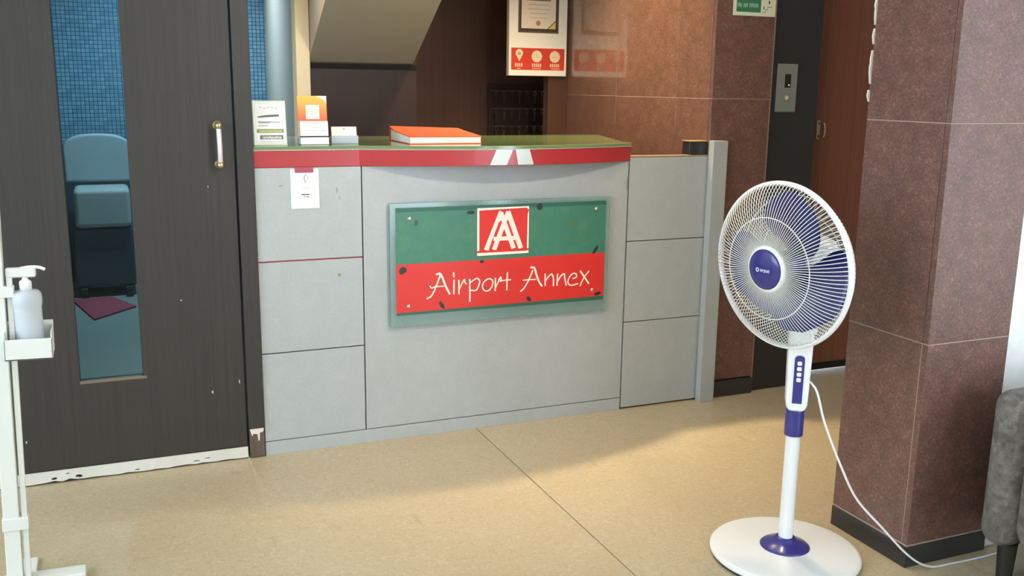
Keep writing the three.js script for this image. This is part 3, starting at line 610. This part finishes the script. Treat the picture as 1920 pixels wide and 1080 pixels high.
// ---------------------------------------------------------------- pedestal fan
{
  const f = thing('pedestal_fan', 'white and blue pedestal fan with a round wire guard on the tiled floor', 'fan', [1.753, 0, -2.074]);
  f.userData.label = 'white pedestal fan with blue blades and a round wire guard beside the granite pillar';
  mesh('base', lathe([[0, 0.006], [0.206, 0.006], [0.2125, 0.0075], [0.2145, 0.013], [0.2125, 0.0195], [0.204, 0.0235], [0.16, 0.0275], [0.09, 0.030], [0, 0.031]], 96), M.whitePlastic, f);
  mesh('foot_ring', lathe([[0.15, 0], [0.209, 0], [0.2095, 0.006], [0.15, 0.006]], 64), std({ color: hex(70, 72, 70), roughness: 0.7 }), f);
  mesh('base_cover', lathe([[0.0705, 0.0285], [0.071, 0.0315], [0.066, 0.036], [0.050, 0.043], [0.036, 0.050], [0.029, 0.057], [0.026, 0.060], [0.02, 0.060]], 64), M.purple, f);
  mesh('pole', lathe([[0.0205, 0.033], [0.0205, 0.40], [0.0195, 0.40], [0.0195, 0.033]], 40), M.whitePlastic, f);
  mesh('collar', lathe([[0.0212, 0.371], [0.0255, 0.372], [0.0262, 0.376], [0.0262, 0.433], [0.0245, 0.436], [0.0258, 0.439], [0.0258, 0.450], [0.0225, 0.455], [0.012, 0.456]], 40), M.purple, f);
  // control box faces the camera's left a little less than the head
  const cb = new THREE.Group(); cb.name = 'control_box'; cb.position.set(0, 0, 0); cb.rotation.y = -0.62; f.add(cb);
  const hs = new THREE.Shape();
  hs.moveTo(-0.030, 0.482); hs.quadraticCurveTo(-0.030, 0.451, -0.012, 0.450); hs.lineTo(0.012, 0.450); hs.quadraticCurveTo(0.030, 0.451, 0.030, 0.482); hs.lineTo(0.0335, 0.66); hs.lineTo(0.031, 0.69); hs.lineTo(-0.031, 0.69); hs.lineTo(-0.0335, 0.66); hs.closePath();
  const hg = extrude(hs, 0.046, 0.006, 3); hg.translate(0, 0, -0.021); mesh('housing', hg, M.whitePlastic, cb);
  const ps = new THREE.Shape(); ps.moveTo(-0.013, 0.474); ps.lineTo(0.013, 0.474); ps.lineTo(0.0135, 0.60); ps.quadraticCurveTo(0.0135, 0.613, 0, 0.613); ps.quadraticCurveTo(-0.0135, 0.613, -0.0135, 0.60); ps.closePath();
  const pg = extrude(ps, 0.002, 0.0006); pg.translate(0, 0, 0.0305); mesh('button_panel', pg, M.purple, cb);
  for (let i = 0; i < 4; i++) { const b = new RoundedBoxGeometry(0.0125, 0.0115, 0.008, 2, 0.003); b.translate(0, 0.591 - i * 0.0158, 0.0345); mesh('speed_button', b, M.whitePlastic, cb); }
  // head, axis along +y of a turned group
  const h = new THREE.Group(); h.name = 'fan_head'; f.add(h);
  h.position.set(0, 0.876, 0); h.rotation.order = 'YXZ'; h.rotation.set(3.7 * Math.PI / 180, -79 * Math.PI / 180, 0);    // +z of the group is the fan's axis
  const zl = (prof, n = 64) => { const g = lathe(prof, n); g.rotateX(Math.PI / 2); return g; };
  const A = 0.101, R = 0.222;
  mesh('motor_housing', zl([[0, -0.098], [0.03, -0.096], [0.050, -0.086], [0.060, -0.066], [0.064, -0.03], [0.064, 0.01], [0.060, 0.030], [0.050, 0.040], [0.02, 0.044], [0, 0.044]]), M.whitePlastic, h);
  const nk = extrude((() => { const s = new THREE.Shape(); s.moveTo(-0.033, -0.205); s.lineTo(0.033, -0.205); s.quadraticCurveTo(0.040, -0.10, 0.048, -0.02); s.lineTo(-0.048, -0.02); s.quadraticCurveTo(-0.040, -0.10, -0.033, -0.205); return s; })(), 0.05, 0.008, 3);
  nk.rotateY((79 - 35.5) * Math.PI / 180); const nb = nk; nb.translate(-0.018, 0, -0.018); mesh('neck', nb, M.whitePlastic, h);
  mesh('rim_ring', (() => { const g = new THREE.TorusGeometry(R, 0.0066, 12, 160); g.scale(1, 1, 1.45); g.translate(0, 0, A); return g; })(), M.whitePlastic, h);
  mesh('hub_badge', zl([[0, A + 0.0735], [0.03, A + 0.073], [0.048, A + 0.070], [0.055, A + 0.064], [0.056, A + 0.056], [0, A + 0.054]]), M.purple, h);
  mesh('badge_ring', zl([[0.055, A + 0.054], [0.0625, A + 0.055], [0.0635, A + 0.060], [0.0585, A + 0.0655], [0.0545, A + 0.066]]), M.whitePlastic, h);
  const logo = canvasTex(256, 96, (c, w, hh) => {
    c.fillStyle = 'rgb(52,50,128)'; c.fillRect(0, 0, w, hh); c.fillStyle = c.strokeStyle = 'rgb(240,240,250)'; c.lineWidth = 12; c.beginPath(); c.arc(44, 50, 20, 0, 7); c.stroke();
    c.font = 'bold 58px sans-serif'; c.fillText('orpat', 84, 66);
  });
  const lp = new THREE.PlaneGeometry(0.056, 0.021); lp.translate(0, -0.001, A + 0.0742); mesh('badge_lettering', lp, std({ map: logo, roughness: 0.3 }), h);
  // wires
  const wires = (n, prof, swirl, r) => {
    const gs = [];
    for (let k = 0; k < n; k++) {
      const a0 = k / n * 2 * Math.PI, pts = prof.map(([rr, z], i) => { const a = a0 + swirl * (1 - rr / R); return [rr * Math.cos(a), rr * Math.sin(a), z]; });
      gs.push(tube(pts, r, 12, 4));
    }
    return gs;
  };
  const fp = [], rp = [];
  for (let i = 0; i <= 8; i++) { const t = i / 8, rr = 0.058 + (R + 0.004 - 0.058) * Math.sin(t * Math.PI / 2) ** 0.9; fp.push([rr, A + 0.060 * Math.pow(Math.max(0, 1 - ((rr - 0.058) / (R + 0.004 - 0.058)) ** 3.2), 0.8)]); }
  for (let i = 0; i <= 8; i++) { const t = i / 8, rr = 0.060 + (R + 0.004 - 0.060) * Math.sin(t * Math.PI / 2) ** 0.9; rp.push([rr, A - 0.085 * Math.pow(Math.max(0, 1 - ((rr - 0.060) / (R + 0.004 - 0.060)) ** 3.2), 0.8)]); }
  const ringAt = (r, z) => { const g = new THREE.TorusGeometry(r, 0.0015, 6, 96); g.translate(0, 0, z); return g; };
  const zAt = (p, r) => { for (let i = 1; i < p.length; i++) if (p[i][0] >= r) { const t = (r - p[i - 1][0]) / (p[i][0] - p[i - 1][0]); return p[i - 1][1] + t * (p[i][1] - p[i - 1][1]); } return p[p.length - 1][1]; };
  mesh('front_grille', join([...wires(120, fp, 0.0, 0.0012), ringAt(0.137, zAt(fp, 0.137) - 0.001)]), M.wire, h);
  mesh('rear_grille', join([...wires(120, rp, 0.85, 0.0012), ringAt(0.137, zAt(rp, 0.137) + 0.001), ringAt(0.185, zAt(rp, 0.185) + 0.001)]), M.wire, h);
  // three blades
  const bl = () => {
    const nr = 14, na = 14, pos = [], idx = [];
    for (let i = 0; i <= nr; i++) {
      const t = i / nr, r = 0.036 + 0.162 * t;
      const w = (0.43 + 0.63 * Math.sin(Math.PI * Math.min(1, t * 0.72 + 0.08))) * Math.sqrt(Math.max(0.02, 1 - Math.pow(t, 7)));
      for (let j = 0; j <= na; j++) { const s = j / na * 2 - 1, a = s * w + 0.25 * t; pos.push(r * Math.cos(a), r * Math.sin(a), -0.42 * r * s * w * (1 - 0.45 * t) + 0.006 * (1 - s * s)); }
    }
    for (let i = 0; i < nr; i++) for (let j = 0; j < na; j++) { const a = i * (na + 1) + j; idx.push(a, a + na + 1, a + 1, a + 1, a + na + 1, a + na + 2); }
    const top = new THREE.BufferGeometry(); top.setAttribute('position', new THREE.Float32BufferAttribute(pos, 3)); top.setIndex(idx); top.computeVertexNormals();
    const bot = top.clone(); bot.translate(0, 0, -0.0022); bot.setIndex(idx.map((v, i) => i % 3 === 1 ? idx[i + 1] : i % 3 === 2 ? idx[i - 1] : v)); bot.computeVertexNormals();
    return mergeGeometries([top, bot]);
  };
  for (const deg of [-46, 74, 194]) { const g = bl(); g.rotateZ(deg * Math.PI / 180); g.translate(0, 0, A - 0.022); const m = mesh('blade', g, M.blade, h); m.material.side = THREE.DoubleSide; }
  mesh('spinner', zl([[0, A + 0.012], [0.02, A + 0.010], [0.034, A + 0.002], [0.040, A - 0.012], [0.041, A - 0.048], [0, A - 0.050]], 40), M.purple, h);
  // cord
}
{
  const g = tube([[1.772, 0.535, -2.045], [1.778, 0.518, -2.025], [1.796, 0.43, -2.002], [1.837, 0.309, -1.970], [1.881, 0.21, -1.942], [1.946, 0.128, -1.900], [2.006, 0.058, -1.868], [2.050, 0.024, -1.858], [2.095, 0.0055, -1.852], [2.17, 0.0035, -1.848], [2.28, 0.0035, -1.845], [2.42, 0.0035, -1.85]], 0.0032, 90, 8);
  const m = mesh('power_cord', g, M.whitePlastic);
  m.userData = { label: 'white power cord drooping from the fan to the floor and past the pillar', category: 'cord' };
}
// ---------------------------------------------------------------- sanitiser stand
{
  const s = thing('sanitiser_stand', 'white pedal-operated hand sanitiser stand by the dark door', 'stand', [-0.296, 0, -2.66]);
  s.rotation.z = -0.026;
  const P = M.whitePaint, t = new THREE.Group(); void t;
  mesh('post', box(-0.019, 0.0, -0.020, 0.019, 1.02, 0.016, 0.003), P, s);
  mesh('push_rod', box(0.0235, 0.028, -0.006, 0.0375, 0.862, 0.008, 0.002), P, s);
  mesh('press_arm', box(0.0225, 0.846, -0.010, 0.092, 0.871, 0.010, 0.005), P, s);
  mesh('rod_guide', box(-0.022, 0.798, -0.012, 0.0405, 0.826, 0.020, 0.002), P, s);
  mesh('rod_guide', box(-0.022, 0.176, -0.012, 0.0405, 0.210, 0.020, 0.002), P, s);
  // tray: open box
  const T = [box(0.013, 0.642, 0.044, 0.122, 0.696, 0.047, 0.001), box(0.013, 0.642, -0.052, 0.122, 0.646, 0.047, 0.001), box(0.013, 0.642, -0.052, 0.122, 0.722, -0.049, 0.001), box(0.119, 0.642, -0.052, 0.122, 0.712, 0.047, 0.001), box(0.013, 0.642, -0.052, 0.016, 0.712, 0.047, 0.001)];
  mesh('tray', join(T), P, s);
  mesh('foot_plate', box(-0.12, 0.0, -0.035, 0.170, 0.030, 0.02, 0.003), P, s);
  mesh('foot_plate', box(-0.03, 0.0, -0.16, 0.045, 0.012, 0.16, 0.003), P, s);
  const b = thing('sanitiser_bottle', 'translucent white pump bottle standing in the tray of the stand', 'bottle', [-0.208, 0.648, -2.66]);
  const body = lathe([[0, 0.001], [0.030, 0.001], [0.0325, 0.004], [0.0325, 0.118], [0.0345, 0.126], [0.0355, 0.140], [0.0345, 0.152], [0.029, 0.160], [0.016, 0.163], [0, 0.163]], 40);
  mesh('body', body, phy({ color: hex(226, 234, 238), roughness: 0.4, transmission: 0.35, thickness: 0.02, ior: 1.4 }), b);
  mesh('cap', lathe([[0, 0.163], [0.0145, 0.163], [0.0145, 0.182], [0.0135, 0.186], [0.008, 0.190], [0.0065, 0.198], [0, 0.198]], 28), M.whitePlastic, b);
  mesh('pump_stem', lathe([[0, 0.196], [0.0045, 0.196], [0.0045, 0.214], [0.010, 0.217], [0.010, 0.2195], [0, 0.2195]], 20), M.whitePlastic, b);
  const nz = tube([[-0.008, 0.2185, 0], [0.012, 0.221, 0], [0.034, 0.219, 0], [0.047, 0.213, 0]], 0.0042, 16, 10); mesh('nozzle', nz, M.whitePlastic, b);
}
// ---------------------------------------------------------------- sofa
{
  const s = thing('sofa', 'grey velvet sofa with a rounded arm at the right edge by the pillar', 'sofa');
  const rb = (x0, y0, z0, x1, y1, z1, r, sg = 5) => { const g = new RoundedBoxGeometry(x1 - x0, y1 - y0, z1 - z0, sg, r); g.translate((x0 + x1) / 2, (y0 + y1) / 2, (z0 + z1) / 2); return metric(g); };
  mesh('arm', rb(2.172, 0.115, -1.70, 2.36, 0.560, -0.90, 0.075), M.velvet, s);
  mesh('back_panel', rb(2.160, 0.110, -1.785, 3.70, 0.556, -1.685, 0.048), M.velvet, s);
  mesh('backrest', rb(2.35, 0.30, -1.70, 3.70, 0.60, -1.52, 0.06), M.velvet, s);
  mesh('seat_base', rb(2.34, 0.115, -1.70, 3.70, 0.30, -0.92, 0.03), M.velvet, s);
  mesh('seat_cushion', rb(2.365, 0.29, -1.52, 3.70, 0.44, -0.90, 0.05), M.velvet, s);
  for (const [x, z] of [[2.215, -1.715], [2.215, -0.97], [3.63, -1.72], [3.63, -0.97]]) {
    const l = new THREE.CylinderGeometry(0.026, 0.019, 0.125, 20); l.translate(x, 0.0625, z); mesh('leg', l, M.leg, s);
  }
}
// ---------------------------------------------------------------- back room, seen through the glass slot
{
  const c = thing('armchair', 'pale blue chair with a rounded back, seen through the door glass', 'chair', [-0.045, 0, -6.55]);
  const back = new THREE.Shape(); back.moveTo(-0.20, 0.70); back.lineTo(0.20, 0.70); back.lineTo(0.202, 0.90); back.quadraticCurveTo(0.20, 0.985, 0.07, 1.0); back.quadraticCurveTo(0, 1.005, -0.07, 1.0); back.quadraticCurveTo(-0.20, 0.985, -0.202, 0.90); back.closePath();
  const bg = extrude(back, 0.05, 0.015, 3); bg.translate(0, 0, -0.2); mesh('backrest', bg, std({ color: hex(140, 160, 168), roughness: 0.6 }), c);
  mesh('seat', box(-0.155, 0.44, -0.22, 0.17, 0.68, 0.15, 0.03), std({ color: hex(136, 150, 152), roughness: 0.7 }), c);
  mesh('seat_base', box(-0.18, 0.06, -0.2, 0.18, 0.435, 0.12, 0.02), std({ color: hex(44, 58, 72), roughness: 0.5 }), c);
  for (const [x, z] of [[-0.13, -0.17], [0.13, -0.17], [-0.13, 0.15], [0.13, 0.15]]) mesh('leg', box(x - 0.02, 0, z - 0.02, x + 0.02, 0.065, z + 0.02, 0.003), M.leg, c);
  const r = extrude(shapeOf([[-0.25, 6.36], [-0.02, 6.38], [0.11, 6.06], [-0.12, 5.78]].map(([x, z]) => [x, z])), 0.008, 0.002); r.rotateX(-Math.PI / 2); r.translate(0, 0.002, 0);
  const m = mesh('floor_mat', metric(r), std({ color: hex(120, 44, 62), roughness: 0.9 }));
  m.userData = { label: 'dark red floor mat seen through the glass slot of the door', category: 'mat' };
}
// ---------------------------------------------------------------- ceiling lamps
function downlight(x, z, intensity, colour, label, cone = 1.25, aim = [0, -2, 0], r = 0.09) {
  const l = thing('ceiling_lamp', label, 'lamp', [x, CEIL, z]);
  mesh('trim_ring', lathe([[r, 0], [r + 0.018, 0], [r + 0.018, -0.006], [r, -0.010], [r - 0.004, -0.004]], 40), M.whitePaint, l);
  const d = new THREE.CylinderGeometry(r, r, 0.004, 40); d.translate(0, -0.004, 0);
  mesh('diffuser', d, std({ color: 0xffffff, emissive: colour, emissiveIntensity: 2.0, roughness: 0.6 }), l);
  const s = new THREE.SpotLight(colour, intensity, 0, cone, 0.9, 2); s.position.set(0, -0.02, 0); s.target.position.set(...aim); s.castShadow = true; s.shadow.radius = 4;
  l.add(s, s.target);
}
const WARM = new THREE.Color(1.0, 0.78, 0.50), COOL = new THREE.Color(0.86, 0.95, 1.0);
downlight(1.42, -1.1, LAMP.lobby, new THREE.Color(1, 0.85, 0.64), 'round ceiling lamp over the middle of the lobby', 0.58, [-0.45, -1.75, -2.3]);
downlight(1.86, -3.88, LAMP.reception, WARM, 'round ceiling lamp over the right end of the reception', 0.78);
downlight(0.66, -4.3, LAMP.desk, new THREE.Color(1, 0.86, 0.66), 'round ceiling lamp over the left end of the reception', 0.52);
downlight(1.9, -2.65, LAMP.corridorFill, WARM, 'added round ceiling lamp in front of the counter gate');  // added fill light for the brown door beside the lift
downlight(0.42, -6.05, LAMP.back, COOL, 'round ceiling lamp in the back room', 1.15);

renderer.render(scene, camera);
